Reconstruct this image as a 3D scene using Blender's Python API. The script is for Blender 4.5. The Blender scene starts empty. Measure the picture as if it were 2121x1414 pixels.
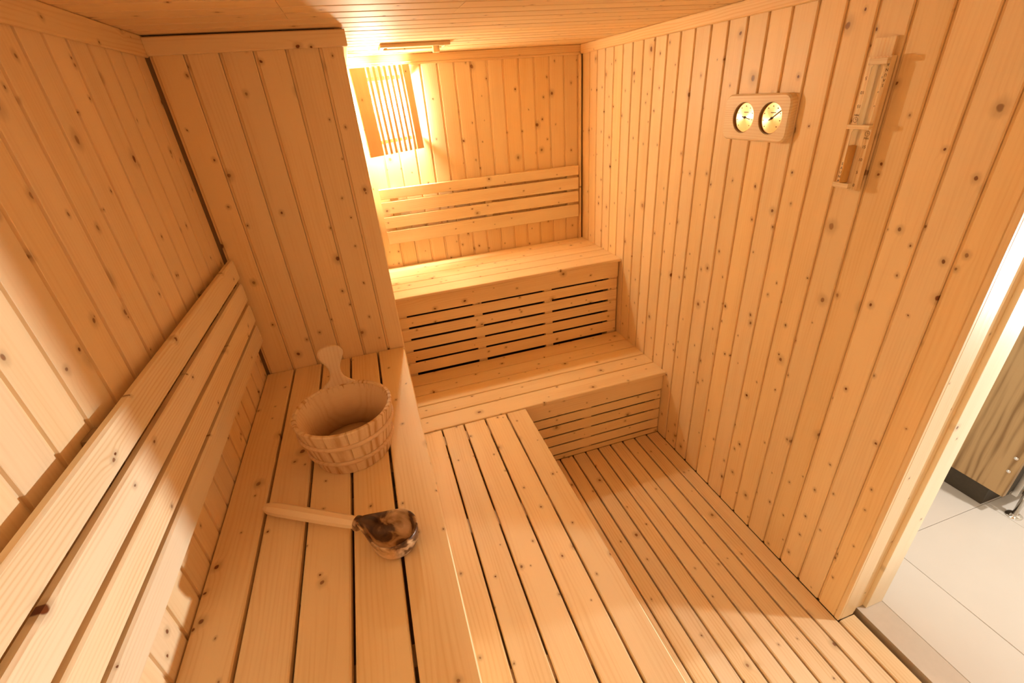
import bpy, bmesh, math, random
from mathutils import Vector, Matrix
random.seed(7)
S = bpy.context.scene
COL = S.collection

# ------------------------------------------------------------------ camera
CAM = Vector((0.5315, -2.8501, 1.8157))
PITCH, YAW, ROLL, FPX = -0.4953, 0.2712, -0.08, 948.66
fw = Vector((math.sin(YAW)*math.cos(PITCH), math.cos(YAW)*math.cos(PITCH), math.sin(PITCH)))
rt = Vector((math.cos(YAW), -math.sin(YAW), 0)); up = rt.cross(fw)
rt2 = math.cos(ROLL)*rt + math.sin(ROLL)*up
up2 = -math.sin(ROLL)*rt + math.cos(ROLL)*up
cd = bpy.data.cameras.new('camera'); cam = bpy.data.objects.new('camera', cd); COL.objects.link(cam)
cd.sensor_fit = 'HORIZONTAL'; cd.sensor_width = 36.0; cd.lens = 36.0*FPX/2121.0; cd.clip_start = 0.02
m = Matrix((rt2, up2, -fw)).transposed().to_4x4(); m.translation = CAM
cam.matrix_world = m
S.camera = cam

# ------------------------------------------------------------------ world, exposure
W = bpy.data.worlds.new('world'); S.world = W; W.use_nodes = True
W.node_tree.nodes['Background'].inputs[0].default_value = (0.9, 0.85, 0.8, 1)
W.node_tree.nodes['Background'].inputs[1].default_value = 0.02
S.view_settings.view_transform = 'Standard'; S.view_settings.look = 'None'
S.view_settings.exposure = 0.0; S.view_settings.gamma = 1.0
try: S.view_settings.use_curve_mapping = False
except Exception: pass
S.cycles.max_bounces = 12; S.cycles.diffuse_bounces = 8

# strengths of the real lamps (built further down)
BULB_COLOR, BULB_POWER = (1.0, 0.955, 0.70), 1450.0       # emission of the sauna bulb
DOWN_COLOR, DOWN_POWER = (1.0, 0.96, 0.88), 37.0       # washroom ceiling light, W
SPOT_COLOR, SPOT_POWER = (0.92, 0.98, 0.98), 460.0        # washroom wall spotlight, W

# ------------------------------------------------------------------ measured room
XR, XP, XU, XL = 1.8806, 0.5535, 0.5497, 1.0707
ZU, ZUB, ZL, ZLB = 0.892, 0.915, 0.420, 0.4258
D1, D2, YP, H, YD = 0.5445, 1.0631, -1.0447, 2.0343, -2.2214
YF = -3.30          # front wall, behind the camera
YD2, ZD = -3.02, 1.91

# ------------------------------------------------------------------ materials
def nn(nt, t, **kw):
    n = nt.nodes.new(t)
    for k, v in kw.items(): setattr(n, k, v)
    return n
def mth(nt, op, a, b=None, c=None, clamp=False):
    n = nt.nodes.new('ShaderNodeMath'); n.operation = op; n.use_clamp = clamp
    for i, v in enumerate((a, b, c)):
        if v is None: continue
        if isinstance(v, (int, float)): n.inputs[i].default_value = v
        else: nt.links.new(v, n.inputs[i])
    return n.outputs[0]
def mixc(nt, fac, a, b, mode='MIX'):
    n = nt.nodes.new('ShaderNodeMix'); n.data_type = 'RGBA'; n.blend_type = mode
    if isinstance(fac, (int, float)): n.inputs[0].default_value = fac
    else: nt.links.new(fac, n.inputs[0])
    for i, v in ((6, a), (7, b)):
        if isinstance(v, tuple): n.inputs[i].default_value = (*v, 1)
        else: nt.links.new(v, n.inputs[i])
    return n.outputs[2]
def smooth(nt, v, lo, hi, a=0.0, b=1.0):
    n = nt.nodes.new('ShaderNodeMapRange'); n.interpolation_type = 'SMOOTHSTEP'
    nt.links.new(v, n.inputs[0])
    for i, q in ((1, lo), (2, hi), (3, a), (4, b)):
        if isinstance(q, (int, float)): n.inputs[i].default_value = q
        else: nt.links.new(q, n.inputs[i])
    return n.outputs[0]

def wood(name, light=(0.85, 0.645, 0.38), dark=(0.72, 0.47, 0.22), knots=1.0, knot_col=(0.17, 0.046, 0.011),
         ring=0.011, ringamt=0.55, rough=0.42, var=0.10, warp=26.0):
    """pine; the long axis of every board is local X, its width local Y"""
    M = bpy.data.materials.new(name); M.use_nodes = True; nt = M.node_tree
    bs = nt.nodes['Principled BSDF']; L = nt.links
    tc = nn(nt, 'ShaderNodeTexCoord'); oi = nn(nt, 'ShaderNodeObjectInfo')
    rnd = oi.outputs['Random']
    off = nn(nt, 'ShaderNodeCombineXYZ')
    L.new(mth(nt, 'MULTIPLY', rnd, 61.7), off.inputs[0]); L.new(mth(nt, 'MULTIPLY', rnd, 23.3), off.inputs[1]); L.new(mth(nt, 'MULTIPLY', rnd, 37.9), off.inputs[2])
    add = nn(nt, 'ShaderNodeVectorMath', operation='ADD'); L.new(tc.outputs['Object'], add.inputs[0]); L.new(off.outputs[0], add.inputs[1])
    sep = nn(nt, 'ShaderNodeSeparateXYZ'); L.new(add.outputs[0], sep.inputs[0])
    x, y, z = sep.outputs
    def comb(a, b, c):
        n = nn(nt, 'ShaderNodeCombineXYZ')
        for i, v in enumerate((a, b, c)):
            if isinstance(v, (int, float)): n.inputs[i].default_value = v
            else: L.new(v, n.inputs[i])
        return n.outputs[0]
    def noise(vec, scale, detail=2, rough_=0.5):
        n = nn(nt, 'ShaderNodeTexNoise'); L.new(vec, n.inputs['Vector']); n.inputs['Scale'].default_value = scale
        n.inputs['Detail'].default_value = detail; n.inputs['Roughness'].default_value = rough_
        return n.outputs['Fac']
    # knots: two layers
    wob = noise(comb(x, y, 0.0), 45, 1)
    wx = mth(nt, 'ADD', x, mth(nt, 'MULTIPLY', mth(nt, 'SUBTRACT', wob, 0.5), 0.010))
    wy = mth(nt, 'ADD', y, mth(nt, 'MULTIPLY', mth(nt, 'SUBTRACT', wob, 0.5), 0.006))
    masks, halos, pulls = [], [], []
    for sc, keep, r0, r1, ax in ((5.5, 0.60, 0.0040, 0.0092, 0.85), (10.5, 0.58, 0.0018, 0.0046, 0.8)):
        v = nn(nt, 'ShaderNodeTexVoronoi'); v.voronoi_dimensions = '2D'; v.feature = 'F1'
        v.inputs['Scale'].default_value = sc; v.inputs['Randomness'].default_value = 0.95
        L.new(comb(mth(nt, 'MULTIPLY', wx, ax), wy, 0.0), v.inputs['Vector'])
        d = mth(nt, 'DIVIDE', v.outputs['Distance'], sc)
        sc3 = nn(nt, 'ShaderNodeSeparateColor'); L.new(v.outputs['Color'], sc3.inputs[0])
        on = mth(nt, 'LESS_THAN', sc3.outputs[0], keep*min(1.0, knots) if knots < 1 else keep)
        rad = mth(nt, 'MULTIPLY_ADD', sc3.outputs[1], (r1-r0)*max(knots, .8), r0)
        mk = smooth(nt, d, mth(nt, 'MULTIPLY', rad, 0.55), rad, 1.0, 0.0)
        ha = smooth(nt, d, mth(nt, 'MULTIPLY', rad, 0.8), mth(nt, 'MULTIPLY', rad, 3.2), 1.0, 0.0)
        dens = mth(nt, 'MULTIPLY_ADD', sc3.outputs[2], 0.40, 0.60)
        masks.append(mth(nt, 'MULTIPLY', mth(nt, 'MULTIPLY', mk, on), dens)); halos.append(mth(nt, 'MULTIPLY', ha, on))
        pulls.append(mth(nt, 'MULTIPLY', smooth(nt, d, 0.0, 0.035, 1.0, 0.0), on))
    mask = mth(nt, 'MAXIMUM', masks[0], masks[1]); halo = mth(nt, 'MAXIMUM', halos[0], halos[1])
    # growth rings and fibre
    n1 = noise(comb(mth(nt, 'MULTIPLY', x, 1.1), mth(nt, 'MULTIPLY', y, 7.0), mth(nt, 'MULTIPLY', z, 7.0)), 1.6, 2)
    ph = mth(nt, 'ADD', mth(nt, 'MULTIPLY', y, 2*math.pi/ring), mth(nt, 'MULTIPLY', n1, warp))
    ph = mth(nt, 'ADD', ph, mth(nt, 'MULTIPLY', pulls[0], 5.0))
    rg = mth(nt, 'MULTIPLY_ADD', mth(nt, 'SINE', ph), 0.5, 0.5)
    rg = mth(nt, 'POWER', rg, 2.5)
    fib = noise(comb(mth(nt, 'MULTIPLY', x, 3.0), mth(nt, 'MULTIPLY', y, 130.0), mth(nt, 'MULTIPLY', z, 130.0)), 1.5, 3, 0.6)
    big = noise(comb(mth(nt, 'MULTIPLY', x, 1.3), mth(nt, 'MULTIPLY', y, 12.0), z), 1.5, 2)
    f = mth(nt, 'MULTIPLY', rg, ringamt)
    f = mth(nt, 'MULTIPLY', f, smooth(nt, big, 0.30, 0.62))
    f = mth(nt, 'ADD', f, mth(nt, 'MULTIPLY', mth(nt, 'SUBTRACT', fib, 0.42), 0.62))
    f = mth(nt, 'ADD', f, mth(nt, 'MULTIPLY', mth(nt, 'SUBTRACT', big, 0.5), 0.85), clamp=True)
    c = mixc(nt, f, light, dark)
    # board to board
    hs = nn(nt, 'ShaderNodeHueSaturation'); L.new(c, hs.inputs['Color'])
    r2 = mth(nt, 'FRACT', mth(nt, 'MULTIPLY', rnd, 17.31))
    L.new(mth(nt, 'MULTIPLY_ADD', r2, var, 1.0-var*0.5), hs.inputs['Value'])
    L.new(mth(nt, 'MULTIPLY_ADD', rnd, 0.14, 0.93), hs.inputs['Saturation'])
    c = hs.outputs['Color']
    c = mixc(nt, mth(nt, 'MULTIPLY', halo, 0.42), c, tuple(0.55*a for a in dark))
    c = mixc(nt, mask, c, knot_col)
    L.new(c, bs.inputs['Base Color'])
    bs.inputs['Roughness'].default_value = rough
    bs.inputs['Specular IOR Level'].default_value = 0.30
    bp = nn(nt, 'ShaderNodeBump'); bp.inputs['Strength'].default_value = 0.12; bp.inputs['Distance'].default_value = 0.002
    L.new(mth(nt, 'SUBTRACT', fib, mask), bp.inputs['Height']); L.new(bp.outputs[0], bs.inputs['Normal'])
    return M

def plain(name, col, rough=0.5, metal=0.0, spec=0.4, bump=0.0, bscale=80, emit=None, estr=0.0, mottle=0.0):
    M = bpy.data.materials.new(name); M.use_nodes = True; nt = M.node_tree; bs = nt.nodes['Principled BSDF']
    bs.inputs['Roughness'].default_value = rough; bs.inputs['Metallic'].default_value = metal
    bs.inputs['Specular IOR Level'].default_value = spec
    tc = nn(nt, 'ShaderNodeTexCoord'); n = nn(nt, 'ShaderNodeTexNoise'); n.inputs['Scale'].default_value = bscale
    n.inputs['Detail'].default_value = 3
    nt.links.new(tc.outputs['Object'], n.inputs['Vector'])
    a = tuple(v*(1-mottle) for v in col); b = tuple(min(1, v*(1+mottle)) for v in col)
    nt.links.new(mixc(nt, n.outputs['Fac'], a, b), bs.inputs['Base Color'])
    if bump:
        bp = nn(nt, 'ShaderNodeBump'); bp.inputs['Strength'].default_value = bump; bp.inputs['Distance'].default_value = 0.002
        nt.links.new(n.outputs['Fac'], bp.inputs['Height']); nt.links.new(bp.outputs[0], bs.inputs['Normal'])
    if emit:
        bs.inputs['Emission Color'].default_value = (*emit, 1); bs.inputs['Emission Strength'].default_value = estr
    return M

M_WALL = wood('pine_cladding', knots=1.15, ringamt=0.20)
M_BENCH = wood('pine_bench', knots=0.95, ring=0.012, ringamt=0.34)
M_REST = wood('pine_backrest', light=(0.86, 0.705, 0.47), dark=(0.76, 0.55, 0.31), knots=0.62, ring=0.0085, ringamt=0.8)
M_FLOOR = wood('pine_floor', light=(0.80, 0.61, 0.38), dark=(0.67, 0.44, 0.225), knots=0.8, ring=0.012)
M_CEIL = wood('pine_ceiling', knots=0.7, rough=0.6, ringamt=0.20)
M_TRIM = wood('pine_trim', knots=0.75)
M_SHADE = wood('shade_wood', light=(0.78, 0.56, 0.32), dark=(0.66, 0.42, 0.20), knots=0.4, ring=0.006)
M_PAIL = wood('pail_spruce', light=(0.80, 0.60, 0.37), dark=(0.50, 0.25, 0.09), knots=0.0, ring=0.022, ringamt=0.75, rough=0.5)
M_PAILIN = wood('pail_handle_spruce', light=(0.80, 0.61, 0.40), dark=(0.71, 0.49, 0.28), knots=0.0, ring=0.010, ringamt=0.5, rough=0.55)
M_HOOP = wood('pail_hoop', light=(0.74, 0.52, 0.32), dark=(0.62, 0.40, 0.22), knots=0.0, rough=0.5)
M_LADLE = wood('ladle_handle_wood', light=(0.84, 0.66, 0.44), dark=(0.74, 0.53, 0.31), knots=0.2, ring=0.006, ringamt=0.4)
M_JAMB = wood('door_frame_pine', light=(0.84, 0.66, 0.42), dark=(0.76, 0.56, 0.32), knots=0.45, ring=0.01, ringamt=0.35)
M_CASE = wood('casing_pine', light=(0.88, 0.76, 0.56), dark=(0.80, 0.66, 0.45), knots=0.4, ring=0.008, ringamt=0.4)
M_LAM = wood('cubicle_laminate', light=(0.50, 0.33, 0.165), dark=(0.27, 0.16, 0.07), knots=0.0, ring=0.03, ringamt=1.0, rough=0.35, var=0.0, warp=14.0)
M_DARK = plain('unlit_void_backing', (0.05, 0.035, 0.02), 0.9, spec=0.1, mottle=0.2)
M_CORE = plain('wall_core', (0.30, 0.19, 0.09), 0.8, spec=0.2, mottle=0.15)
M_TILE = plain('cream_floor_tile', (0.72, 0.66, 0.60), 0.20, spec=0.5, bscale=6, mottle=0.03, bump=0.02)
M_GROUT = plain('tile_grout', (0.42, 0.33, 0.24), 0.9, mottle=0.1)
M_SILL = plain('threshold_stone', (0.62, 0.53, 0.44), 0.4, bscale=40, mottle=0.05)
M_PAINT = plain('washroom_paint', (0.80, 0.77, 0.71), 0.7, bscale=30, mottle=0.02)
M_CHROME = plain('chrome', (0.82, 0.80, 0.77), 0.08, metal=1.0, mottle=0.01)
M_STEEL = plain('brushed_steel', (0.62, 0.60, 0.56), 0.30, metal=1.0, mottle=0.03)
M_PLINTH_GAP = plain('dark_plinth_gap', (0.06, 0.045, 0.028), 0.6, mottle=0.2)  # also colours the strip standing in for a shaded gap
M_INK = plain('burnt_ink', (0.11, 0.05, 0.02), 0.7, mottle=0.1)
M_NEEDLE = plain('needle_black', (0.03, 0.018, 0.01), 0.4, mottle=0.1)
M_BEZEL = plain('bronze_bezel', (0.30, 0.19, 0.09), 0.35, metal=0.7, mottle=0.1)
M_SAND = plain('orange_sand', (0.92, 0.50, 0.15), 0.85, bscale=900, mottle=0.18)
M_SOCKET = plain('white_ceramic', (0.85, 0.82, 0.76), 0.35, mottle=0.02)
M_BULB = plain('bulb_glass_lit', (1.0, 0.9, 0.75), 0.3, emit=BULB_COLOR, estr=BULB_POWER)

def dial_mat():
    M = bpy.data.materials.new('dial_brushed_gold'); M.use_nodes = True; nt = M.node_tree; bs = nt.nodes['Principled BSDF']
    tc = nn(nt, 'ShaderNodeTexCoord'); n = nn(nt, 'ShaderNodeTexNoise'); n.inputs['Scale'].default_value = 200
    nt.links.new(tc.outputs['Object'], n.inputs['Vector'])
    nt.links.new(mixc(nt, n.outputs['Fac'], (0.80, 0.62, 0.38), (0.88, 0.70, 0.45)), bs.inputs['Base Color'])
    bs.inputs['Metallic'].default_value = 0.9; bs.inputs['Roughness'].default_value = 0.36
    bs.inputs['Anisotropic'].default_value = 0.85
    tg = nn(nt, 'ShaderNodeTangent'); tg.direction_type = 'RADIAL'; tg.axis = 'Z'
    nt.links.new(tg.outputs[0], bs.inputs['Tangent'])
    return M
M_DIAL = dial_mat()
def glass_mat():
    M = bpy.data.materials.new('tube_glass'); M.use_nodes = True; nt = M.node_tree; bs = nt.nodes['Principled BSDF']
    tc = nn(nt, 'ShaderNodeTexCoord'); n = nn(nt, 'ShaderNodeTexNoise'); n.inputs['Scale'].default_value = 30
    nt.links.new(tc.outputs['Object'], n.inputs['Vector'])
    nt.links.new(mixc(nt, n.outputs['Fac'], (0.93, 0.95, 0.93), (0.97, 0.98, 0.96)), bs.inputs['Base Color'])
    bs.inputs['Transmission Weight'].default_value = 1.0; bs.inputs['Roughness'].default_value = 0.03; bs.inputs['IOR'].default_value = 1.25
    return M
M_GLASS = glass_mat()
def burl_mat():
    M = bpy.data.materials.new('ladle_burl'); M.use_nodes = True; nt = M.node_tree; bs = nt.nodes['Principled BSDF']
    tc = nn(nt, 'ShaderNodeTexCoord')
    mp = nn(nt, 'ShaderNodeMapping'); mp.inputs['Scale'].default_value = (14, 26, 26); mp.inputs['Location'].default_value = (3.1, 1.7, 0.4)
    nt.links.new(tc.outputs['Object'], mp.inputs[0])
    n = nn(nt, 'ShaderNodeTexNoise'); n.inputs['Scale'].default_value = 1.1; n.inputs['Detail'].default_value = 4; n.inputs['Distortion'].default_value = 0.8
    nt.links.new(mp.outputs[0], n.inputs['Vector'])
    r = nn(nt, 'ShaderNodeValToRGB'); nt.links.new(n.outputs['Fac'], r.inputs[0])
    e = r.color_ramp.elements
    e[0].position, e[0].color = 0.33, (0.045, 0.017, 0.006, 1)
    e[1].position, e[1].color = 0.66, (0.74, 0.50, 0.28, 1)
    q = e.new(0.45); q.color = (0.13, 0.055, 0.02, 1)
    q = e.new(0.51); q.color = (0.42, 0.24, 0.11, 1)
    nt.links.new(r.outputs[0], bs.inputs['Base Color'])
    bs.inputs['Roughness'].default_value = 0.34; bs.inputs['Coat Weight'].default_value = 0.15; bs.inputs['Coat Roughness'].default_value = 0.2
    return M
M_BURL = burl_mat()

# ------------------------------------------------------------------ helpers
def link(name, me, mat, parent=None, mw=None):
    o = bpy.data.objects.new(name, me); COL.objects.link(o)
    if mat is not None and len(me.materials) == 0: me.materials.append(mat)
    elif mat is not None and me.materials[0] is not mat:
        o.material_slots[0].link = 'OBJECT'; o.material_slots[0].material = mat
    mw = mw if mw is not None else Matrix.Identity(4)
    if parent is not None:
        o.parent = parent
        o.matrix_basis = WORLD[parent.name].inverted() @ mw
    else:
        o.matrix_basis = mw
    WORLD[o.name] = mw.copy()
    return o
WORLD = {}
def tag(o, label=None, cat=None, group=None, kind=None):
    if label: o['label'] = label
    if cat: o['category'] = cat
    if group: o['group'] = group
    if kind: o['kind'] = kind
    return o
def thing(name, loc, label, cat, group=None):
    o = bpy.data.objects.new(name, None); COL.objects.link(o); o.empty_display_size = 0.1
    o.location = loc; WORLD[o.name] = Matrix.Translation(loc)
    return tag(o, label, cat, group)
MESH = {}
def prism_mesh(key, prof, L):
    """prof: counter-clockwise (y,z) outline; extruded along x from -L/2 to L/2"""
    k = (key, round(L, 4))
    if k in MESH: return MESH[k]
    n = len(prof); vs = [(-L/2, a, b) for a, b in prof] + [(L/2, a, b) for a, b in prof]
    fs = [tuple(range(n-1, -1, -1)), tuple(range(n, 2*n))]
    for i in range(n):
        j = (i+1) % n; fs.append((i, j, n+j, n+i))
    me = bpy.data.meshes.new(key); me.from_pydata(vs, [], fs); me.update(); MESH[k] = me
    return me
def frame(long, width, origin):
    l = Vector(long).normalized(); w = Vector(width).normalized(); t = l.cross(w)
    M = Matrix((l, w, t)).transposed().to_4x4(); M.translation = Vector(origin); return M
AX = {'x': Vector((1, 0, 0)), 'y': Vector((0, 1, 0)), 'z': Vector((0, 0, 1))}
def bar(name, parent, mat, x, y, z, long='x', wide=None, ch=0.002):
    """axis-aligned chamfered bar; the four long edges are eased by ch"""
    lo = Vector((x[0], y[0], z[0])); hi = Vector((x[1], y[1], z[1])); sz = hi-lo
    d = {'x': sz.x, 'y': sz.y, 'z': sz.z}
    rest = [a for a in 'xyz' if a != long]
    if wide is None: wide = max(rest, key=lambda a: d[a])
    thin = [a for a in rest if a != wide][0]
    Wd, T = d[wide]/2, d[thin]/2
    c = min(ch, Wd*.45, T*.45)
    prof = [(-Wd+c, -T), (Wd-c, -T), (Wd, -T+c), (Wd, T-c), (Wd-c, T), (-Wd+c, T), (-Wd, T-c), (-Wd, -T+c)]
    me = prism_mesh('bar_%.4f_%.4f_%.4f_%s' % (Wd, T, c, mat.name), prof, d[long])
    return link(name, me, mat, parent, frame(AX[long], AX[wide], (lo+hi)/2))
PT = 0.012
def plank(parent, mat, a, b, centre_pt, long, normal, w, name='plank', groove=0.0035):
    """tongue-and-groove board: a,b = extent along long axis; face lies on centre_pt"""
    h = w/2-.0007
    prof = [(-h, -PT), (h, -PT), (h, -groove-.0030), (h-.0080, -groove-.0025), (h-.0090, -.0008), (h-.0100, 0), (-h+.0022, 0), (-h, -.0030)]
    me = prism_mesh('plank_%.4f_%s' % (w, mat.name), prof, b-a)
    l = Vector(long); n = Vector(normal); wv = n.cross(l)
    c = Vector(centre_pt) + l*((a+b)/2) + n*random.uniform(-.0004, .0004)
    return link(name, me, mat, parent, frame(l, wv, c))
def box_obj(name, mat, x, y, z, parent=None, **kw):
    return bar(name, parent, mat, x, y, z, long=max('xyz', key=lambda a: {'x': x[1]-x[0], 'y': y[1]-y[0], 'z': z[1]-z[0]}[a]), ch=0.0005)
def boxes_mesh(name, boxes):
    bm = bmesh.new()
    for x, y, z in boxes:
        vs = [bm.verts.new((x[i], y[j], z[k])) for i in (0, 1) for j in (0, 1) for k in (0, 1)]
        for f in ((0, 1, 3, 2), (4, 6, 7, 5), (0, 4, 5, 1), (2, 3, 7, 6), (0, 2, 6, 4), (1, 5, 7, 3)):
            bm.faces.new([vs[i] for i in f])
    me = bpy.data.meshes.new(name); bm.to_mesh(me); bm.free(); return me
def lathe_mesh(name, prof, n=32, smooth_=True, closed=False):
    """prof: list of (r,z)"""
    bm = bmesh.new(); rings = []
    for r, z in prof:
        if r < 1e-6: rings.append([bm.verts.new((0, 0, z))])
        else: rings.append([bm.verts.new((r*math.cos(2*math.pi*i/n), r*math.sin(2*math.pi*i/n), z)) for i in range(n)])
    prs = list(zip(rings, rings[1:])) + ([(rings[-1], rings[0])] if closed else [])
    for A, B in prs:
        for i in range(n):
            j = (i+1) % n
            if len(A) == 1 and len(B) == 1: continue
            if len(A) == 1: bm.faces.new((A[0], B[j], B[i]))
            elif len(B) == 1: bm.faces.new((A[i], A[j], B[0]))
            else: bm.faces.new((A[i], A[j], B[j], B[i]))
    bmesh.ops.recalc_face_normals(bm, faces=bm.faces)
    me = bpy.data.meshes.new(name); bm.to_mesh(me); bm.free()
    if smooth_:
        for p in me.polygons: p.use_smooth = True
    return me
def outline_mesh(name, pts, t, ch=0.0):
    """extrude a 2D outline (u,v) from w=0 to w=t, front edge eased by ch"""
    bm = bmesh.new()
    def ring(ins, w):
        n = len(pts); out = []
        for i in range(n):
            p0, p1, p2 = Vector(pts[i-1]), Vector(pts[i]), Vector(pts[(i+1) % n])
            e1 = (p1-p0).normalized(); e2 = (p2-p1).normalized()
            nrm = Vector((-(e1+e2).y, (e1+e2).x)).normalized()
            q = p1 + nrm*ins; out.append(bm.verts.new((q.x, q.y, w)))
        return out
    R = [ring(0, 0), ring(0, t-ch)] + ([ring(ch, t)] if ch else [])
    bm.faces.new(R[0][::-1]); bm.faces.new(R[-1])
    for A, B in zip(R, R[1:]):
        for i in range(len(A)):
            j = (i+1) % len(A); bm.faces.new((A[i], A[j], B[j], B[i]))
    bmesh.ops.recalc_face_normals(bm, faces=bm.faces)
    me = bpy.data.meshes.new(name); bm.to_mesh(me); bm.free(); return me
def tube_between(name, a, b, r0, r1, mat, parent, n=12):
    a, b = Vector(a), Vector(b); d = b-a; L = d.length
    me = lathe_mesh(name, [(0, 0), (r0, 0), (r1, L), (0, L)], n)
    q = Vector((0, 0, 1)).rotation_difference(d).to_matrix().to_4x4(); q.translation = a
    return link(name, me, mat, parent, q)

# ------------------------------------------------------------------ the room shell
def struct(o): o['kind'] = 'structure'; return o
KW = dict
# floor
floor = struct(link('floor', boxes_mesh('floor', [((-.05, 1.985), (YF-.05, .05), (-.10, -.045))]), M_CORE))
xs = [1.8801-.0783*k for k in range(-1, 17)]
for k in range(18):
    x1 = 1.9585-.0783*k; x0 = x1-.0703
    y1 = -1.0455 if x1 < 1.9 else YD-.003
    y0 = YF+.005
    bar('slat', floor, M_FLOOR, (x0, x1), (y0, y1), (-.024, random.uniform(-.0006, .0006)), long='y', wide='x', ch=.0035)
for yb in (-1.30, -1.85, -2.42, -2.98):
    bar('joist', floor, M_CORE, (.56, 1.955), (yb-.022, yb+.022), (-.0449, -.0245), long='x', ch=.001)

# ceiling: boards along x
ceil = struct(link('ceiling', boxes_mesh('ceiling', [((-.05, XR+.2), (YF-.05, .05), (H+PT+.001, H+.06))]), M_CORE))
pc = .0935
k = 0
y = -1.04 + 11*pc + .0
yy = y
while yy > YF:
    top = min(yy, .012); bot = max(yy-pc, YF-.012)
    if top-bot > .03:
        segs = [(-.012, XR+.012)] if bot > -1.27 else [(-.012, .4245), (.4255, .8795), (.8805, XR+.012)]
        for a, b in segs:
            plank(ceil, M_CEIL, a, b, (0, (top+bot)/2, H), (1, 0, 0), (0, 0, -1), top-bot, groove=.005)
    yy -= pc

# left wall
wl = struct(link('wall_left', boxes_mesh('wall_left', [((-.08, -PT-.001), (YF-.05, .05), (-.1, H))]), M_CORE))
yy = -1.1174; edges = [YP+.004, -1.1174]
while yy > YF:
    yy -= .0914; edges.append(max(yy, YF))
for a, b in zip(edges, edges[1:]):
    if a-b > .02: plank(wl, M_WALL, -.03, H-.004, (0, (a+b)/2, 0), (0, 0, 1), (1, 0, 0), a-b)
# partition (stove recess) front and side
wp = struct(link('wall_partition', boxes_mesh('wall_partition', [((-.012, XP-PT-.001), (YP+PT+.001, -.005), (-.03, H-.001))]), M_CORE))
g = [.0105, .1, .1946, .2898, .3823, .4806, XP]
for a, b in zip(g, g[1:]):
    plank(wp, M_WALL, -.03, H-.006, ((a+b)/2, YP, 0), (0, 0, 1), (0, -1, 0), b-a)
edges = [YP+.0122+.0938*i for i in range(12)]; edges[-1] = -.0005
for a, b in zip(edges, edges[1:]):
    plank(wp, M_WALL, -.03, H-.006, (XP, (a+b)/2, 0), (0, 0, 1), (1, 0, 0), b-a)
# back wall
wb = struct(link('wall_back', boxes_mesh('wall_back', [((XP-.1, XR+.1), (PT+.001, .09), (-.1, H))]), M_CORE))
e = [XP+.003]; x = .568+.0917
while x < 1.86: e.append(x); x += .0917
e.append(XR)
for a, b in zip(e, e[1:]): plank(wb, M_WALL, -.03, H-.004, ((a+b)/2, 0, 0), (0, 0, 1), (0, -1, 0), b-a)
# right wall with the door opening
wr = struct(link('wall_right', boxes_mesh('wall_right', [
    ((XR+PT+.001, 2.075), (YD+.016, .09), (-.1, H)), ((XR+PT+.001, 2.075), (YD2-.016, YD+.016), (ZD+.018, H)),
    ((XR+PT+.001, 2.075), (YF-.05, YD2-.016), (-.1, H))]), M_CORE))
e = [0.0, -.098]; yv = -.1906
while yv > -2.16: e.append(yv); yv -= .0924
e.append(-2.2058)
for a, b in zip(e, e[1:]): plank(wr, M_WALL, .0015, H-.004, (XR, (a+b)/2, 0), (0, 0, 1), (1*-1, 0, 0), a-b)
n = 8
for i in range(n):       # short boards over the door, then beyond it
    a = YD - i*(YD-YD2)/n; b = YD-(i+1)*(YD-YD2)/n
    plank(wr, M_WALL, ZD+.02, H-.004, (XR, (a+b)/2, 0), (0, 0, 1), (-1, 0, 0), a-b)
for i in range(3):
    a = YD2-.015-i*.0878; b = a-.0878
    plank(wr, M_WALL, .0015, H-.004, (XR, (a+b)/2, 0), (0, 0, 1), (-1, 0, 0), a-b)
# front wall behind the camera
wf = struct(link('wall_front', boxes_mesh('wall_front', [((-.08, 2.075), (YF-.09, YF-PT-.001), (-.1, H))]), M_CORE))
for i in range(20):
    a = i*XR/20; b = (i+1)*XR/20
    plank(wf, M_WALL, .0015, H-.004, ((a+b)/2, YF, 0), (0, 0, 1), (0, 1, 0), b-a)

# cornice boards and corner battens
def trim(name, mat=M_TRIM, **kw):
    return struct(bar(name, None, mat, kw['x'], kw['y'], kw['z'], long=kw['long'], ch=kw.get('ch', .003)))
trim('trim_1', x=(XR-.016, XR-.0005), y=(YF+.001, -.0165), z=(1.987, H-.0005), long='y')
trim('trim_2', x=(XP+.0165, XR-.0005), y=(-.016, -.0005), z=(1.997, H-.0005), long='x')
trim('trim_3', x=(XP+.017, XR-.017), y=(-.009, -.0005), z=(1.984, 1.9965), long='x')
trim('trim_4', x=(.0005, .013), y=(YF+.001, YP-.0005), z=(1.980, H-.0005), long='y')
trim('trim_5', x=(.0135, XP+.016), y=(YP-.016, YP-.0005), z=(1.983, H-.0055), long='x')
trim('trim_6', x=(XP+.0005, XP+.016), y=(YP+.0005, -.0005), z=(1.983, H-.0055), long='y')
trim('trim_7', x=(XR-.0245, XR-.010), y=(-.020, -.0005), z=(ZUB+.001, 1.9835), long='z')   # corner batten, right/back
trim('trim_8', x=(XP+.0005, XP+.014), y=(-.016, -.0005), z=(ZUB+.001, 1.9825), long='z')

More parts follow.
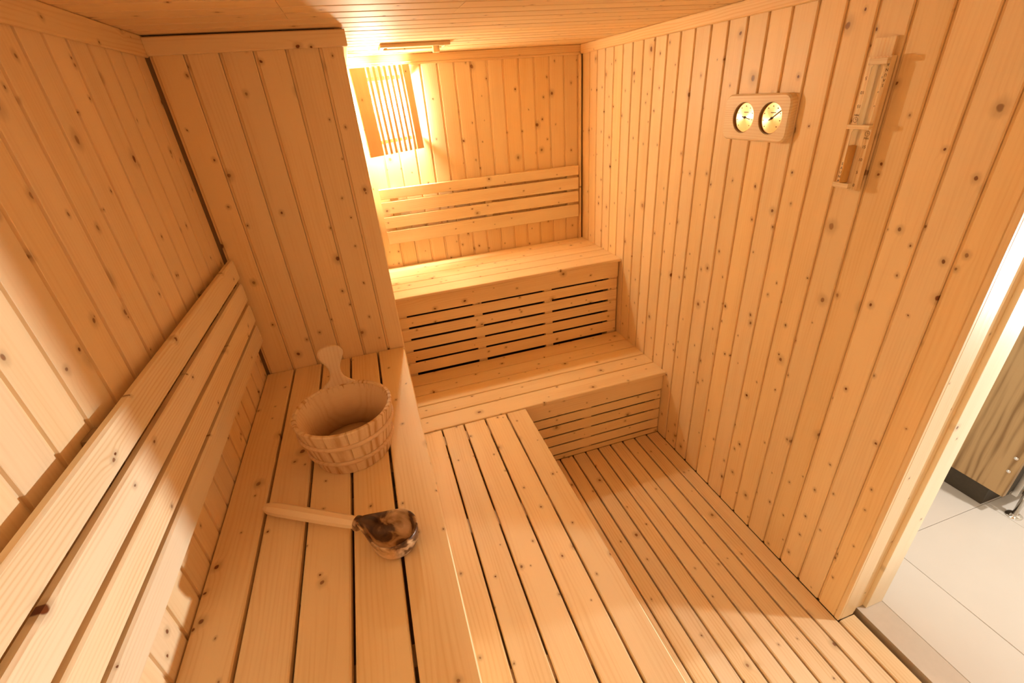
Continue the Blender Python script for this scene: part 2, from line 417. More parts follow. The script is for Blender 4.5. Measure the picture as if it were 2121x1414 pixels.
# door frame (opening on the right, near the camera)
door = struct(link('door_1', boxes_mesh('door_1', [((XR+PT+.002, 2.074), (YD+.0149, YD+.0158), (.0015, ZD+.017))]), M_JAMB))
E_ = (YD-.0005)
bar('corner_board', door, M_WALL, (XR-.0005, XR+.010), (YD-.0003, -2.2062), (.0015, ZD), long='z', wide='y', ch=.001)
bar('jamb', door, M_JAMB, (XR+.0105, 1.9535), (YD-.0003, YD+.0145), (.0015, ZD), long='z', ch=.001)
bar('bead', door, M_TRIM, (1.9560, 1.9700), (YD+.005, YD+.0145), (.0015, ZD), long='z', ch=.004)
bar('stop', door, M_TRIM, (1.9705, 2.0170), (YD+.0125, YD+.020), (.0015, ZD), long='z', ch=.003)
bar('casing', door, M_CASE, (2.0175, 2.0987), (YD-.0003, YD+.06), (.0015, ZD+.05), long='z', ch=.001)
bar('jamb', door, M_JAMB, (XR+.0105, 2.0150), (YD2-.0145, YD2+.0003), (.0015, ZD), long='z', ch=.001)
bar('casing', door, M_CASE, (2.0175, 2.0987), (YD2-.06, YD2+.0003), (.0015, ZD+.05), long='z', ch=.001)
bar('head', door, M_JAMB, (XR+.0005, 2.0150), (YD2, YD), (ZD+.0003, ZD+.017), long='y', ch=.001)
bar('head_casing', door, M_CASE, (2.0175, 2.0987), (YD2+.0005, YD-.0005), (ZD+.0003, ZD+.05), long='y', ch=.001)
sill = struct(link('floor_threshold', boxes_mesh('floor_threshold', [((1.9885, 2.0985), (YD2-.01, YD+.06), (-.044, -.0012))]), M_SILL))

# washroom outside the door
WX, WY0, WY1, WH = 4.25, -4.3, -1.2, 2.55
fo = struct(link('floor_washroom', boxes_mesh('floor_washroom', [((2.0995, WX), (WY0, WY1), (-.08, -.006))]), M_GROUT))
tx = [2.0995, 2.3555, 2.9555, 3.5555, 4.1555, WX]; ty = [WY0, -3.846, -3.246, -2.646, -2.046, -1.446, WY1]
for a, b in zip(tx, tx[1:]):
    for c, d in zip(ty, ty[1:]):
        bar('tile', fo, M_TILE, (a+.001, b-.001), (c+.001, d-.001), (-.006, random.uniform(-.0012, -.0006)), long='y', wide='x', ch=.001)
struct(link('wall_washroom_far', boxes_mesh('wall_washroom_far', [((WX, WX+.1), (WY0-.1, WY1+.1), (-.08, WH))]), M_PAINT))
struct(link('wall_washroom_side', boxes_mesh('wall_washroom_side', [((2.08, WX), (WY1, WY1+.1), (-.08, WH))]), M_PAINT))
struct(link('wall_washroom_end', boxes_mesh('wall_washroom_end', [((2.08, WX), (WY0-.1, WY0), (-.08, WH))]), M_PAINT))
struct(link('wall_washroom_near', boxes_mesh('wall_washroom_near', [((2.0755, 2.09), (YD+.061, WY1), (-.006, WH)), ((2.0755, 2.09), (WY0, YD2-.061), (-.006, WH)),
    ((2.0755, 2.09), (YD2-.0605, YD+.0605), (ZD+.051, WH)), ((1.95, 2.0755), (WY0, WY1), (H+.065, WH))]), M_PAINT))
struct(link('ceiling_washroom', boxes_mesh('ceiling_washroom', [((1.95, WX+.1), (WY0-.1, WY1+.1), (WH, WH+.08))]), M_PAINT))

# ------------------------------------------------------------------ benches
def y_slat(parent, x0, x1, y0, y1, ztop, t=.024, ch=.003, mat=M_BENCH):
    return bar('slat', parent, mat, (x0, x1), (y0, y1), (ztop-t, ztop), long='y', wide='x', ch=ch)
# high bench along the left wall
t = thing('sauna_bench', (.28, -2.15, 0), 'high wooden slat bench along the left wall carrying the pail and ladle', 'bench')
for a, b in ((.003, .1025), (.1105, .2105), (.2185, .3228), (.3312, .4342), (.4424, XU)):
    y_slat(t, a, b, YF+.004, YP-.003, ZU)
bar('fascia', t, M_BENCH, (.505, .525), (YF+.004, YP-.003), (ZU-.125, ZU-.0245), long='y', wide='z')
for i in range(5):
    z1 = ZU-.137-i*.068
    bar('front_slat', t, M_BENCH, (.505, .525), (YF+.004, YP-.003), (z1-.060, z1), long='y', wide='z')
for yb in (-1.20, -1.75, -2.30, -2.85, -3.25):
    bar('joist', t, M_CORE, (.003, .5045), (yb-.022, yb+.022), (ZU-.085, ZU-.0245), long='x', wide='z')
    bar('leg', t, M_CORE, (.460, .5045), (yb-.0225, yb+.0225), (0.001, ZU-.0855), long='z', wide='y')
    bar('leg', t, M_CORE, (.003, .045), (yb-.0225, yb+.0225), (0.001, ZU-.0855), long='z', wide='y')
# low bench along it
t = thing('sauna_bench', (.80, -2.15, 0), 'low wooden slat bench stepping down between the high left bench and the floor', 'bench')
for i, (a, b) in enumerate(((.5405, .6405), (.6475, .7480), (.7555, .8545), (.8625, .9645), (.9720, XL))):
    y_slat(t, a, b, YF+.004, -D2-.0035, ZL)
bar('fascia', t, M_BENCH, (1.040, 1.058), (YF+.004, -D2-.0035), (ZL-.115, ZL-.0245), long='y', wide='z')
for i in range(4):
    z1 = ZL-.125-i*.070
    bar('front_slat', t, M_BENCH, (1.040, 1.058), (YF+.004, -D2-.0035), (z1-.060, z1), long='y', wide='z')
for yb in (-1.12, -1.637, -2.19, -2.75, -3.25):
    bar('joist', t, M_BENCH, (.5405, 1.0395), (yb-.034, yb+.034), (ZL-.065, ZL-.0245), long='x', wide='y')
    bar('leg', t, M_CORE, (.995, 1.0395), (yb-.0225, yb+.0225), (0.001, ZL-.0655), long='z', wide='y')
    bar('leg', t, M_CORE, (.5405, .585), (yb-.0225, yb+.0225), (0.001, ZL-.0655), long='z', wide='y')
# high bench at the back
t = thing('sauna_bench', (1.22, -.27, 0), 'high bench under the lamp at the back with slotted front above the low step', 'bench')
ys = [-.003, -.0995, -.2135, -.3235, -.4290, -D1]
for a, b in zip(ys, ys[1:]):
    bar('slat', t, M_BENCH, (XP+.001, XR-.001), (b, a-.0065), (ZUB-.017, ZUB), long='x', wide='y', ch=.003)
FY = -.533
bar('fascia', t, M_BENCH, (XP+.001, XR-.010), (FY+.006, FY+.016), (.8005, ZUB-.0175), long='x', wide='z', ch=.001)
for i in range(5):
    z1 = .7890-i*.0710
    bar('front_slat', t, M_BENCH, (XP+.001, XR-.012), (FY+.009, FY+.016), (z1-(.0578 if i < 4 else .0665), z1), long='x', wide='z', ch=.001)
for a, b in ((XP+.001, .602), (.972, 1.0205), (1.3975, 1.4455), (1.815, XR-.008)):
    bar('post', t, M_BENCH, (a, b), (FY+.0165, FY+.045), (.0015, ZUB-.0175), long='z', wide='x', ch=.001)
bar('void_backing', t, M_DARK, (XP+.001, XR-.001), (-.33, -.32), (.0015, ZUB-.0175), long='x', wide='z', ch=.0005)  # near-black sheet standing in for the shade behind the slots
# low bench at the back
t = thing('sauna_bench', (1.22, -.80, 0), 'low step bench spanning the back alcove below the slotted high bench', 'bench')
ys = [-.5190, -.6405, -.7397, -.8416, -.9418, -D2]
for a, b in zip(ys, ys[1:]):
    bar('slat', t, M_BENCH, (XP+.001, XR-.001), (b, a-.0055), (ZLB-.021, ZLB), long='x', wide='y', ch=.003)
FY = -1.051
bar('fascia', t, M_BENCH, (XP+.001, XR-.003), (FY+.004, FY+.014), (.3085, ZLB-.0215), long='x', wide='z', ch=.001)
for z0, z1 in ((.2455, .2995), (.1770, .2376), (.1070, .1690), (.0410, .0990), (.0015, .0330)):
    bar('front_slat', t, M_BENCH, (XP+.001, XR-.005), (FY+.007, FY+.014), (z0, z1-.001), long='x', wide='z', ch=.001)
for a, b in ((XP+.001, .602), (.972, 1.0205), (1.4065, 1.4505), (1.845, XR-.003)):
    bar('post', t, M_BENCH, (a, b), (FY+.0145, FY+.045), (.0015, ZLB-.0215), long='z', wide='x', ch=.001)
bar('void_backing', t, M_DARK, (XP+.001, XR-.001), (-.90, -.89), (.0015, ZLB-.0215), long='x', wide='z', ch=.0005)  # dark colour painted in for the unlit inside of the step

# ------------------------------------------------------------------ backrests
t = thing('bench_backrest', (1.22, -.02, 1.07), 'four board backrest on the back wall above the high bench', 'backrest')
for z0, z1 in ((1.3290, 1.3855), (1.2440, 1.3150), (1.1615, 1.2290), (1.0665, 1.1455)):
    bar('board', t, M_REST, (.600, 1.842), (-.036, -.018), (z0, z1), long='x', wide='z', ch=.003)
for a in (.66, 1.22, 1.77):
    bar('bracket', t, M_REST, (a, a+.04), (-.0175, -.001), (1.075, 1.378), long='z', wide='x', ch=.001)
t = thing('bench_backrest', (.03, -2.1, 1.04), 'long four board backrest on the left wall above the pail', 'backrest')
for z0, z1 in ((1.299, 1.372), (1.2135, 1.2835), (1.129, 1.199), (1.0455, 1.1155)):
    o = bar('board', t, M_REST, (.018, .038), (YF+.006, -1.066), (z0, z1), long='y', wide='z', ch=.006)
for yb in (-1.35, -2.05, -2.75):
    bar('bracket', t, M_CORE, (.001, .0175), (yb-.02, yb+.02), (1.055, 1.362), long='z', wide='y', ch=.001)

# ------------------------------------------------------------------ wooden pail
PC = Vector((.337, -1.650, ZU+.001)); PH, RT, RB, TH = .158, .142, .111, .013
slope = (RT-RB)/PH
pail = thing('wooden_pail', PC, 'round wooden stave pail with paddle handle standing on the high bench', 'pail')
NST = 14; az0 = math.radians(95)
for i in range(NST):
    da = 2*math.pi/NST
    bm = bmesh.new(); cols = 5; grid = {}
    for a in range(cols):
        th = (a/(cols-1)-.5)*(da-.005)
        for kz, zz in enumerate((0, PH*.5, PH-.004, PH)):
            for ins in (0, 1):
                r = RB+slope*zz-(TH if ins else 0)
                if kz == 3: r += (.003 if ins else -.003)
                # board frame: local x runs up the stave
                grid[a, kz, ins] = bm.verts.new((zz, r*math.sin(th), r*math.cos(th)-RB))
    for a in range(cols-1):
        for kz in range(3):
            bm.faces.new((grid[a, kz, 0], grid[a+1, kz, 0], grid[a+1, kz+1, 0], grid[a, kz+1, 0]))
            bm.faces.new((grid[a, kz, 1], grid[a, kz+1, 1], grid[a+1, kz+1, 1], grid[a+1, kz, 1]))
        bm.faces.new((grid[a, 3, 0], grid[a+1, 3, 0], grid[a+1, 3, 1], grid[a, 3, 1]))
        bm.faces.new((grid[a, 0, 0], grid[a, 0, 1], grid[a+1, 0, 1], grid[a+1, 0, 0]))
    for a in (0, cols-1):
        for kz in range(3):
            bm.faces.new((grid[a, kz, 0], grid[a, kz+1, 0], grid[a, kz+1, 1], grid[a, kz, 1]))
    bmesh.ops.recalc_face_normals(bm, faces=bm.faces)
    if i == 0:
        me0 = bpy.data.meshes.new('stave'); bm.to_mesh(me0)
        for p in me0.polygons: p.use_smooth = False
    bm.free()
    az = az0 + (i+.5)*da
    out = Vector((math.cos(az), math.sin(az), 0)); tan = Vector((0, 0, 1)).cross(out)
    M = Matrix((Vector((0, 0, 1)), tan, out)).transposed().to_4x4()
    # (x up, y tangential, z outward)
    M.translation = PC+out*RB
    link('stave', me0, M_PAIL, pail, M)
# paddle handle: a stave grown above the rim
prof = [(-.012, .056), (.0, .054), (.006, .044), (.013, .031), (.022, .022), (.034, .0175), (.046, .0165), (.058, .0185), (.070, .0235), (.082, .0300),
        (.094, .0350), (.104, .0360), (.112, .0335), (.119, .0275), (.1235, .019), (.1255, .008)]
bm = bmesh.new(); g = {}
C9 = 9
for kx, (s, hw) in enumerate(prof):
    for a in range(C9):
        w = (a/(C9-1)*2-1)*hw
        for ins in (0, 1):
            rr = RT+slope*.75*s-(TH-.001 if ins else .001)
            th = w/RT
            edge = .003*abs(w/hw)**6
            rr += (edge if ins else -edge)
            g[kx, a, ins] = bm.verts.new((s, rr*math.sin(th), rr*math.cos(th)-RT))
n = len(prof)
for kx in range(n-1):
    for a in range(C9-1):
        bm.faces.new((g[kx, a, 0], g[kx, a+1, 0], g[kx+1, a+1, 0], g[kx+1, a, 0]))
        bm.faces.new((g[kx, a, 1], g[kx+1, a, 1], g[kx+1, a+1, 1], g[kx, a+1, 1]))
    for a in (0, C9-1): bm.faces.new((g[kx, a, 0], g[kx+1, a, 0], g[kx+1, a, 1], g[kx, a, 1]))
for kx in (0, n-1):
    for a in range(C9-1): bm.faces.new((g[kx, a, 0], g[kx, a+1, 0], g[kx, a+1, 1], g[kx, a, 1]))
bmesh.ops.recalc_face_normals(bm, faces=bm.faces)
me = bpy.data.meshes.new('handle'); bm.to_mesh(me); bm.free()
for p in me.polygons: p.use_smooth = True
out = Vector((math.cos(az0), math.sin(az0), 0)); tan = Vector((0, 0, 1)).cross(out)
M = Matrix((Vector((0, 0, 1)), tan, out)).transposed().to_4x4(); M.translation = PC+out*RT+Vector((0, 0, PH))
link('handle', me, M_PAILIN, pail, M)
# hoops, lining, bottom
def hoop(zc, hh):
    r = lambda zz: RB+slope*zz
    pr_ = [(r(zc-hh)-.001, zc-hh), (r(zc-hh)+.0035, zc-hh+.001), (r(zc)+.0070, zc-hh*.3), (r(zc)+.0070, zc+hh*.3), (r(zc+hh)+.0035, zc+hh-.001), (r(zc+hh)-.001, zc+hh)]
    return link('hoop', lathe_mesh('hoop', pr_, 48, closed=True), M_HOOP, pail, Matrix.Translation(PC))
hoop(.107, .0085); hoop(.045, .0085)
link('lining', lathe_mesh('lining', [(RB+slope*.02-TH-.0002, .02), (RB+slope*.02-TH-.0012, .02), (RT-TH-.0012, PH-.006), (RT-TH-.0002, PH-.006)], 48, closed=True), M_PAILIN, pail, Matrix.Translation(PC))
link('bottom', lathe_mesh('bottom', [(0, .008), (RB+slope*.008-TH-.001, .008), (RB+slope*.02-TH-.0015, .020), (0, .020)], 40), M_PAILIN, pail, Matrix.Translation(PC))

# ------------------------------------------------------------------ ladle
tip = Vector((.108, -1.822, ZU)); bc = Vector((.4305, -2.052, ZU+.001))
hd = (tip-bc); hd.z = 0; hd.normalize(); sd = Vector((0, 0, 1)).cross(hd)
ladle = thing('sauna_ladle', (bc.x, bc.y, ZU), 'wooden ladle with dark mottled bowl lying in front of the pail', 'ladle')
LM = Matrix((hd, sd, Vector((0, 0, 1)))).transposed().to_4x4(); LM.translation = bc
NB = 40
def bowl_ring(rho, z, k, pt=1.0):
    out = []
    for i in range(NB):
        th = 2*math.pi*i/NB
        c = max(0.0, math.cos(th)); ex = 1+.80*pt*c**5
        out.append((rho*ex*math.cos(th), rho*(1-.10*pt*c)*math.sin(th), z))
    return out
rings = [bowl_ring(.034, .0, 0, .1), bowl_ring(.046, .006, 0, .15), bowl_ring(.0535, .020, 0, .3), bowl_ring(.0565, .038, 0, .6), bowl_ring(.0575, .0555, 0, .92),
         bowl_ring(.0555, .0585, 0, .95), bowl_ring(.0525, .0565, 0, .92), bowl_ring(.0515, .038, 0, .6), bowl_ring(.048, .022, 0, .3), bowl_ring(.040, .011, 0, .15), bowl_ring(.022, .0075, 0, .1)]
bm = bmesh.new(); R = [[bm.verts.new(p) for p in r] for r in rings]
for A, B in zip(R, R[1:]):
    for i in range(NB):
        j = (i+1) % NB; bm.faces.new((A[i], A[j], B[j], B[i]))
bm.faces.new(R[0][::-1]); bm.faces.new(R[-1])
bmesh.ops.recalc_face_normals(bm, faces=bm.faces)
me = bpy.data.meshes.new('bowl'); bm.to_mesh(me); bm.free()
for p in me.polygons: p.use_smooth = True
link('bowl', me, M_BURL, ladle, LM)
# handle: octagonal tapering grip with a rounded end
def sweep(name, sts, mat, parent, M, nseg=8, smooth_=False):
    """sts: (x, z, half width, half height)"""
    bm = bmesh.new(); R = []
    for x, z, a, b in sts:
        R.append([bm.verts.new((x, a*math.cos(2*math.pi*(i+.5)/nseg), z+b*math.sin(2*math.pi*(i+.5)/nseg))) for i in range(nseg)])
    for A, B in zip(R, R[1:]):
        for i in range(nseg):
            j = (i+1) % nseg; bm.faces.new((A[i], A[j], B[j], B[i]))
    bm.faces.new(R[0]); bm.faces.new(R[-1])
    bmesh.ops.recalc_face_normals(bm, faces=bm.faces)
    me = bpy.data.meshes.new(name); bm.to_mesh(me); bm.free()
    for p in me.polygons: p.use_smooth = smooth_
    return link(name, me, mat, parent, M)
Lh = (tip-bc).length
sweep('handle', [(.104, .0425, .0145, .0145), (.13, .0405, .0165, .0160), (.20, .0335, .0175, .0165), (.29, .0255, .0185, .0165), (Lh-.055, .0205, .0190, .0160),
                 (Lh-.022, .0175, .0170, .0140), (Lh-.006, .0165, .0115, .0095), (Lh, .0165, .005, .004)], M_LADLE, ladle, LM)
sweep('collar', [(.0925, .043, .0150, .0150), (.095, .043, .0185, .0180), (.1025, .0425, .0185, .0180), (.105, .0425, .0150, .0150)], M_BURL, ladle, LM, 16, True)

# ------------------------------------------------------------------ slatted wall lamp
lt = thing('sauna_lamp', (.73, -.001, 1.57), 'slatted wooden lamp shade glowing in the corner of the back wall', 'lamp')
A = Vector((.581, -.150, 1.772)); B = Vector((.886, -.022, 1.784))      # left and right edge, mid height
ux = (B-A); WL = ux.length; ux.normalize()
uz = Vector((-.048, 0, 1.0)); uz = (uz-ux*uz.dot(ux)).normalized(); un = ux.cross(uz)      # un points to the room (-y)
HL = .408
def shade_bar(name, a, b, z0, z1, d0, d1, ch=.0015, mat=M_SHADE, long='z'):
    c = A+ux*((a+b)/2)+uz*((z0+z1)/2)+un*((d0+d1)/2)
    if long == 'z':
        Wd, T = (b-a)/2, (d1-d0)/2; L_ = z1-z0; l, w = uz, ux*-1
    else:
        Wd, T = (z1-z0)/2, (d1-d0)/2; L_ = b-a; l, w = ux, uz
    k = min(ch, T*.4, Wd*.4)
    pf = [(-Wd+k, -T), (Wd-k, -T), (Wd, -T+k), (Wd, T-k), (Wd-k, T), (-Wd+k, T), (-Wd, T-k), (-Wd, -T+k)]
    me = prism_mesh('shade_%.4f_%.4f' % (Wd, T), pf, L_)
    return link(name, me, mat, lt, frame(l, w, c))
shade_bar('side_board', 0, .080, -HL/2, HL/2, -.006, .006)
shade_bar('side_board', WL-.042, WL-.002, -HL/2, HL/2, -.006, .006)
ns = 7
for i in range(ns):
    c = .0965+i*(WL-.042-.080-.014)/(ns-.45)
    shade_bar('slat', c-.0075, c+.0075, -HL/2, HL/2, -.002, .005)
shade_bar('rail', .004, WL-.006, .140, .160, -.020, -.0065, long='x')
shade_bar('rail', .004, WL-.006, -.150, -.130, -.020, -.0065, long='x')
bcn = Vector((.705, -.052, 1.800))
link('bulb', lathe_mesh('bulb', [(0, -.032)]+[(.032*math.sin(a), -.032*math.cos(a)) for a in [math.pi*i/10 for i in range(1, 9)]]+[(.014, .036), (.013, .044), (0, .044)], 20), M_BULB, lt, Matrix.Translation(bcn))
link('socket', lathe_mesh('socket', [(0, .045), (.017, .045), (.021, .060), (.021, .095), (.016, .102), (0, .102)], 20), M_SOCKET, lt, Matrix.Translation(bcn))
bar('mounting_plate', lt, M_SHADE, (.675, .735), (-.0145, -.0008), (1.872, 1.930), long='x', wide='z', ch=.001)
bar('socket_arm', lt, M_SOCKET, (.697, .713), (-.052, -.0148), (1.9025, 1.914), long='y', wide='x', ch=.001)

# ------------------------------------------------------------------ ceiling air vent
v = thing('air_vent', (.86, -.46, H-.022), 'wooden sliding air vent with knob on the ceiling above the lamp', 'vent')
bar('frame_board', v, M_TRIM, (.710, 1.0075), (-.530, -.512), (H-.0145, H-.0005), long='x', wide='y', ch=.0015)
bar('frame_board', v, M_TRIM, (.710, 1.0075), (-.410, -.392), (H-.0145, H-.0005), long='x', wide='y', ch=.0015)
bar('frame_board', v, M_TRIM, (.710, .728), (-.5115, -.4105), (H-.0145, H-.0005), long='y', wide='x', ch=.0015)
bar('frame_board', v, M_TRIM, (.9895, 1.0075), (-.5115, -.4105), (H-.0145, H-.0005), long='y', wide='x', ch=.0015)
bar('shutter', v, M_TRIM, (.745, .9885), (-.4985, -.4240), (H-.0105, H-.0015), long='x', wide='y', ch=.0015)
kn = bar('knob', v, M_TRIM, (.940, .968), (-.478, -.450), (H-.036, H-.011), long='z', wide='x', ch=.002)

# ------------------------------------------------------------------ thermometer and hygrometer
def rrect(w, h, r, n=6):
    pts = []
    for cx, cy, a0 in ((w/2-r, h/2-r, 0), (-w/2+r, h/2-r, 90), (-w/2+r, -h/2+r, 180), (w/2-r, -h/2+r, 270)):
        for i in range(n+1):
            a = math.radians(a0+90*i/n); pts.append((cx+r*math.cos(a), cy+r*math.sin(a)))
    return pts
# local frame on the right wall: u = toward the door (-y), v = up, w = into the room (-x)
def wallM(y, z, x=XR):
    # columns u, v, w ; u x v = w : (0,-1,0)x(0,0,1) = (-1,0,0)
    M = Matrix((Vector((0, -1, 0)), Vector((0, 0, 1)), Vector((-1, 0, 0)))).transposed().to_4x4(); M.translation = (x, y, z); return M
TY, TZ, TT = -1.427, 1.682, .0255
th = thing('sauna_thermometer', (XR, TY, 1.609), 'wooden plaque with two round gold dials on the right wall', 'thermometer')
pw, ph_ = .296, .147
# plate with two round recesses: outline minus holes through triangulated ring construction
def plate_with_holes(name, pts, holes, t, depth, ch=.004):
    import mathutils
    bm = bmesh.new()
    n = len(pts)
    def off(ins):
        out = []
        for i in range(n):
            p0, p1, p2 = Vector(pts[i-1]), Vector(pts[i]), Vector(pts[(i+1) % n])
            e1 = (p1-p0).normalized(); e2 = (p2-p1).normalized(); nr = Vector((-(e1+e2).y, (e1+e2).x)).normalized()
            out.append(p1+nr*ins)
        return out
    back = [bm.verts.new((p[0], p[1], 0)) for p in pts]
    midr = [bm.verts.new((p[0], p[1], t-ch)) for p in pts]
    o2 = off(ch); top = [bm.verts.new((p.x, p.y, t)) for p in o2]
    bm.faces.new(back[::-1])
    for A_, B_ in ((back, midr), (midr, top)):
        for i in range(n):
            j = (i+1) % n; bm.faces.new((A_[i], A_[j], B_[j], B_[i]))
    edges = [bm.edges.get((top[i], top[(i+1) % n])) for i in range(n)]
    for hx, hr in holes:
        N = 40
        up_ = [bm.verts.new((hx+hr*math.cos(2*math.pi*i/N), hr*math.sin(2*math.pi*i/N), t)) for i in range(N)]
        dn = [bm.verts.new((hx+hr*math.cos(2*math.pi*i/N), hr*math.sin(2*math.pi*i/N), t-depth)) for i in range(N)]
        for i in range(N):
            j = (i+1) % N; bm.faces.new((up_[i], up_[j], dn[j], dn[i]))
            edges.append(bm.edges.get((up_[i], up_[j])))
        bm.faces.new(dn)
    bmesh.ops.triangle_fill(bm, use_beauty=True, use_dissolve=False, edges=edges, normal=(0, 0, 1))
    bmesh.ops.recalc_face_normals(bm, faces=bm.faces)
    me = bpy.data.meshes.new(name); bm.to_mesh(me); bm.free(); return me
hu = (TY+1.376, TY+1.4975); hu = tuple(q for q in hu)
link('plaque', plate_with_holes('plaque', rrect(pw, ph_, .030), [(hu[0], .0495), (hu[1], .0495)], TT, .0115, .005), M_REST, th, wallM(TY, TZ, XR-.0005))
for idx, h in enumerate(hu):
    cy = TY-h
    link('bezel', lathe_mesh('bezel', [(.0470, .0), (.0490, .0), (.0490, .0085), (.0478, .0095), (.0470, .0085)], 48, closed=True), M_BEZEL, th, wallM(cy, TZ, XR-.0145))
    dl = link('dial', lathe_mesh('dial', [(0, .0), (.0466, .0), (.0466, .003), (0, .003)], 48, smooth_=False), M_DIAL, th, wallM(cy, TZ, XR-.0148))
    for q in range(9):
        a = math.radians(225-33.75*q)
        link('mark', boxes_mesh('mark', [((-.0022, .0022), (-.0016, .0016), (0, .0002))]), M_INK, dl, wallM(cy, TZ, XR-.01785) @ Matrix.Translation((.036*math.cos(a), .036*math.sin(a), 0)))
    link('mark', boxes_mesh('mark', [((-.011, .011), (-.0012, .0012), (0, .0002))]), M_INK, dl, wallM(cy, TZ, XR-.01785) @ Matrix.Translation((.004, .0165, 0)))
    ang = math.radians((-12, 34)[idx]); ln = (.026, .043)[idx]
    nm = boxes_mesh('needle', [((-.012, .006), (-.0018, .0018), (0, .001)), ((.006, ln), (-.0009, .0009), (0, .001))])
    link('needle', nm, M_NEEDLE, th, wallM(cy, TZ, XR-.0192) @ Matrix.Rotation(ang, 4, 'Z'))
    link('needle_hub', lathe_mesh('needle_hub', [(0, 0), (.0042, 0), (.0036, .0026), (0, .003)], 16), M_NEEDLE, th, wallM(cy, TZ, XR-.0180))

# ------------------------------------------------------------------ sand timer
SY, ST = -1.823, .034
st = thing('sand_timer', (XR, SY, 1.504), 'wooden sand timer with glass tubes on the wall beside the door', 'sand timer')
bar('base_plate', st, M_REST, (XR-.0085, XR-.0006), (-1.840, -1.7845), (1.545, 1.874), long='z', wide='y', ch=.001)
BZ0, BZ1, BX = 1.504, 1.832, XR-.026
bd = bar('board', st, M_REST, (BX, XR-.009), (SY-.032, SY+.032), (BZ0, BZ1), long='z', wide='y', ch=.001)
zc = (BZ0+BZ1)/2
bar('bridge', st, M_REST, (BX-.0135, BX-.0003), (SY-.032, SY+.032), (zc-.0055, zc+.0055), long='y', wide='z', ch=.0008)
bar('end_block', st, M_REST, (BX-.0135, BX-.0003), (SY-.016, SY+.032), (BZ0+.004, BZ0+.0175), long='y', wide='z', ch=.0008)
bar('end_block', st, M_REST, (BX-.0135, BX-.0003), (SY-.032, SY+.016), (BZ1-.0175, BZ1-.004), long='y', wide='z', ch=.0008)
TR = .0100
def tube(z0, z1, nm, oy):
    L_ = z1-z0
    return link(nm, lathe_mesh(nm, [(0, 0), (TR*.8, 0), (TR, .003), (TR, L_-.006), (TR*.7, L_-.001), (0, L_)], 24), M_GLASS, st, Matrix.Translation((BX-.0090, SY+oy, z0)))
tl = tube(BZ0+.0178, zc-.0058, 'glass_tube', .0045); tu = tube(zc+.0058, BZ1-.0178, 'glass_tube', -.0045)
link('sand', lathe_mesh('sand', [(0, .0015), (TR-.0020, .002), (TR-.0008, .004), (TR-.0008, .098), (0, .101)], 24), M_SAND, tl, Matrix.Translation((BX-.0090, SY+.0045, BZ0+.0178)))
def lettering(txt, size, y, z, rot, parent):
    cu = bpy.data.curves.new('t', 'FONT'); cu.body = txt; cu.size = size; cu.align_x = 'CENTER'; cu.align_y = 'CENTER'; cu.extrude = .00015; cu.resolution_u = 3
    tmp = bpy.data.objects.new('t', cu); COL.objects.link(tmp)
    dg = bpy.context.evaluated_depsgraph_get(); dg.update()
    me = bpy.data.meshes.new_from_object(tmp.evaluated_get(dg)); bpy.data.objects.remove(tmp); me.materials.clear()
    return link('lettering', me, M_INK, parent, wallM(y, z, BX-.0002) @ Matrix.Rotation(rot, 4, 'Z'))
def ringmark(r, y, z, parent, w=.0006, hand=False):
    bm_ = [(r-w, 0), (r, 0), (r, .0002), (r-w, .0002)]
    link('mark', lathe_mesh('mark', bm_, 20, smooth_=False, closed=True), M_INK, parent, wallM(y, z, BX-.0002))
    if hand:
        link('mark', boxes_mesh('mark', [((-.0004, .0004), (-.0004, r*.7), (0, .0002)), ((0, r*.75), (-.0004, .0004), (0, .0002))]), M_INK, parent, wallM(y, z, BX-.0002))
dy = lambda u: SY-u         # u to the viewer's right
for half in (0, 1):
    sgn = 1 if half == 0 else -1; rot = 0 if half == 0 else math.pi
    def P(u, vv): return (SY-sgn*u, zc-sgn*vv)
    for txt, vv in (('0', .151), ('5', .1165), ('10', .083), ('15', .050), ('MIN', .0285)):
        y_, z_ = P(.0225, vv); lettering(txt, .011 if txt != 'MIN' else .0075, y_, z_, rot, bd)
    y_, z_ = P(.0225, .0165); ringmark(.0068, y_, z_, bd, .0008, True)
    for vv in (.050, .083, .1165):
        y_, z_ = P(-.0205, vv); ringmark(.0019, y_, z_, bd)
    for i, chx in enumerate('SAUNA'):
        y_, z_ = P(-.0275, .098+i*.0117); lettering(chx, .0095, y_, z_, rot, bd)

# ------------------------------------------------------------------ washroom cubicle beyond the door
cb = thing('toilet_cubicle', (3.0, -1.75, 0), 'wood grain cubicle on a dark plinth and chrome leg seen through the doorway', 'cubicle')
bar('side_panel', cb, M_LAM, (2.905, 2.925), (-2.098, -1.205), (.115, 2.0), long='z', wide='y', ch=.001)
bar('plinth', cb, M_PLINTH_GAP, (2.932, 2.95), (-2.0405, -1.205), (.0005, .16), long='y', wide='z', ch=.0005)
bar('plinth', cb, M_PLINTH_GAP, (2.9505, 3.30), (-2.0405, -2.0225), (.0005, .16), long='x', wide='z', ch=.0005)
bar('front_panel', cb, M_LAM, (2.979, 3.65), (-2.1195, -2.0995), (.14, 2.0), long='z', wide='x', ch=.001)
for z_ in (.245, .3175):
    mm = Matrix((Vector((0, -1, 0)), Vector((0, 0, 1)), Vector((-1, 0, 0)))).transposed().to_4x4(); mm.translation = (2.9048, -2.074, z_)
    link('bolt', lathe_mesh('bolt', [(0, 0), (.0085, 0), (.0085, .002), (.006, .005), (.002, .0065), (0, .0066)], 16), M_CHROME, cb, mm)
bar('gap_shade', cb, M_PLINTH_GAP, (2.9255, 2.9480), (-2.0975, -2.0800), (.115, 2.0), long='z', wide='x', ch=.001)  # dark strip added for the shaded gap between panel and channel
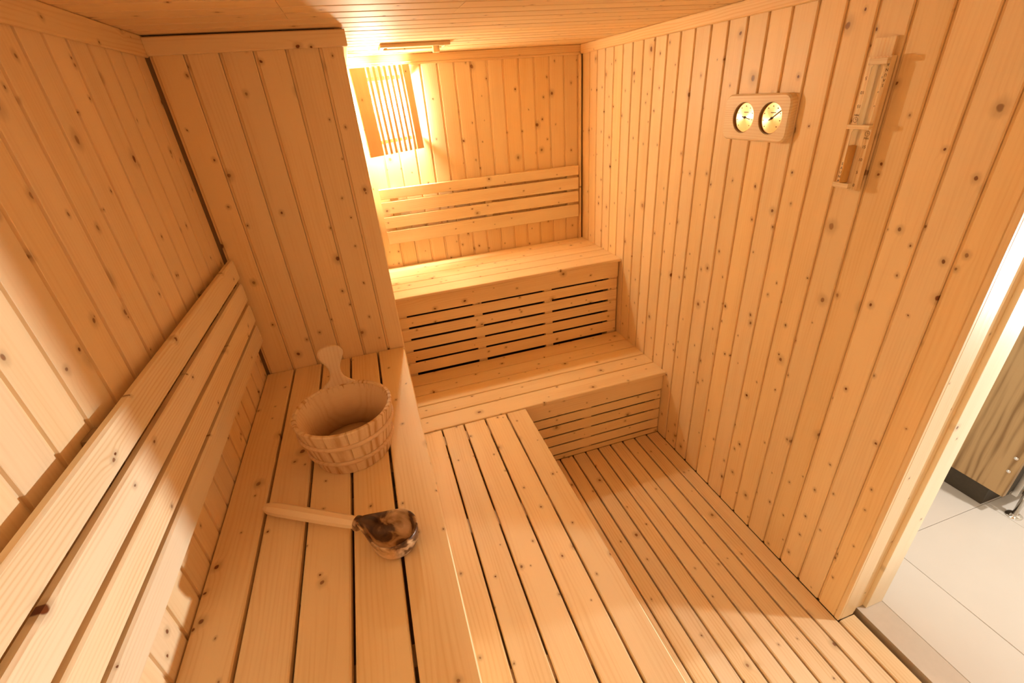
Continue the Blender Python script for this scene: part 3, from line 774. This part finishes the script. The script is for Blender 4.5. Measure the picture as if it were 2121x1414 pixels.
bar('hinge_channel', cb, M_STEEL, (2.956, 2.976), (-2.1195, -2.1000), (.115, 2.0), long='z', wide='x', ch=.001)
LG = Matrix.Translation((2.992, -2.1315, 0))
lg = link('leg', lathe_mesh('leg', [(0, .0112), (.0105, .0112), (.0105, .30), (.009, .305), (0, .305)], 20), M_CHROME, cb, LG)
link('foot_plate', lathe_mesh('foot_plate', [(0, .0), (.030, .0), (.030, .003), (.022, .008), (.012, .011), (0, .011)], 32), M_CHROME, lg, LG)
link('clamp', lathe_mesh('clamp', [(.0107, .125), (.0145, .125), (.0145, .160), (.0107, .160)], 20, closed=True), M_STEEL, lg, LG)

# lamps of the washroom: a ceiling downlight and an unseen spotlight on the far wall
dlt = thing('ceiling_downlight', (3.05, -2.769, WH-.03), 'round recessed downlight in the washroom ceiling outside the doorway', 'lamp')
link('rim', lathe_mesh('rim', [(.060, .0), (.085, .0), (.085, .020), (.060, .029)], 32, closed=True), M_STEEL, dlt, Matrix.Translation((3.05, -2.769, WH-.0305)))
ld = bpy.data.lights.new('downlight_beam', 'AREA'); ld.shape = 'DISK'; ld.size = .11; ld.energy = DOWN_POWER; ld.color = DOWN_COLOR
lo = bpy.data.objects.new('downlight_beam', ld); COL.objects.link(lo); lo.parent = dlt; lo.location = (0, 0, .006); WORLD[lo.name] = Matrix.Translation((3.05, -2.769, WH-.024))
SP = Vector((4.06, -2.47, .72)); aim = (Vector((0, -2.55, 1.05))-SP).normalized()
gl = thing('wall_spotlight', (WX, SP.y, SP.z), 'steel wall spotlight on the far washroom wall facing the sauna doorway', 'lamp')
link('base', lathe_mesh('base', [(0, 0), (.045, 0), (.045, .012), (.018, .018), (.018, .10), (0, .10)], 24), M_STEEL, gl, Matrix.Translation((WX-.0005, SP.y, SP.z)) @ Matrix.Rotation(-math.pi/2, 4, 'Y'))
q = Vector((0, 0, 1)).rotation_difference(aim).to_matrix().to_4x4(); q.translation = SP
link('housing', lathe_mesh('housing', [(0, -.09), (.040, -.085), (.058, -.05), (.060, .03), (.056, .03), (.054, -.045), (0, -.06)], 28), M_STEEL, gl, q)
sd_ = bpy.data.lights.new('spot_beam', 'SPOT'); sd_.energy = SPOT_POWER; sd_.color = SPOT_COLOR; sd_.shadow_soft_size = .05
sd_.spot_size = math.radians(48); sd_.spot_blend = .5
so = bpy.data.objects.new('spot_beam', sd_); COL.objects.link(so); so.parent = gl
q2 = Vector((0, 0, -1)).rotation_difference(aim).to_matrix().to_4x4(); q2.translation = SP
so.matrix_basis = WORLD[gl.name].inverted() @ q2
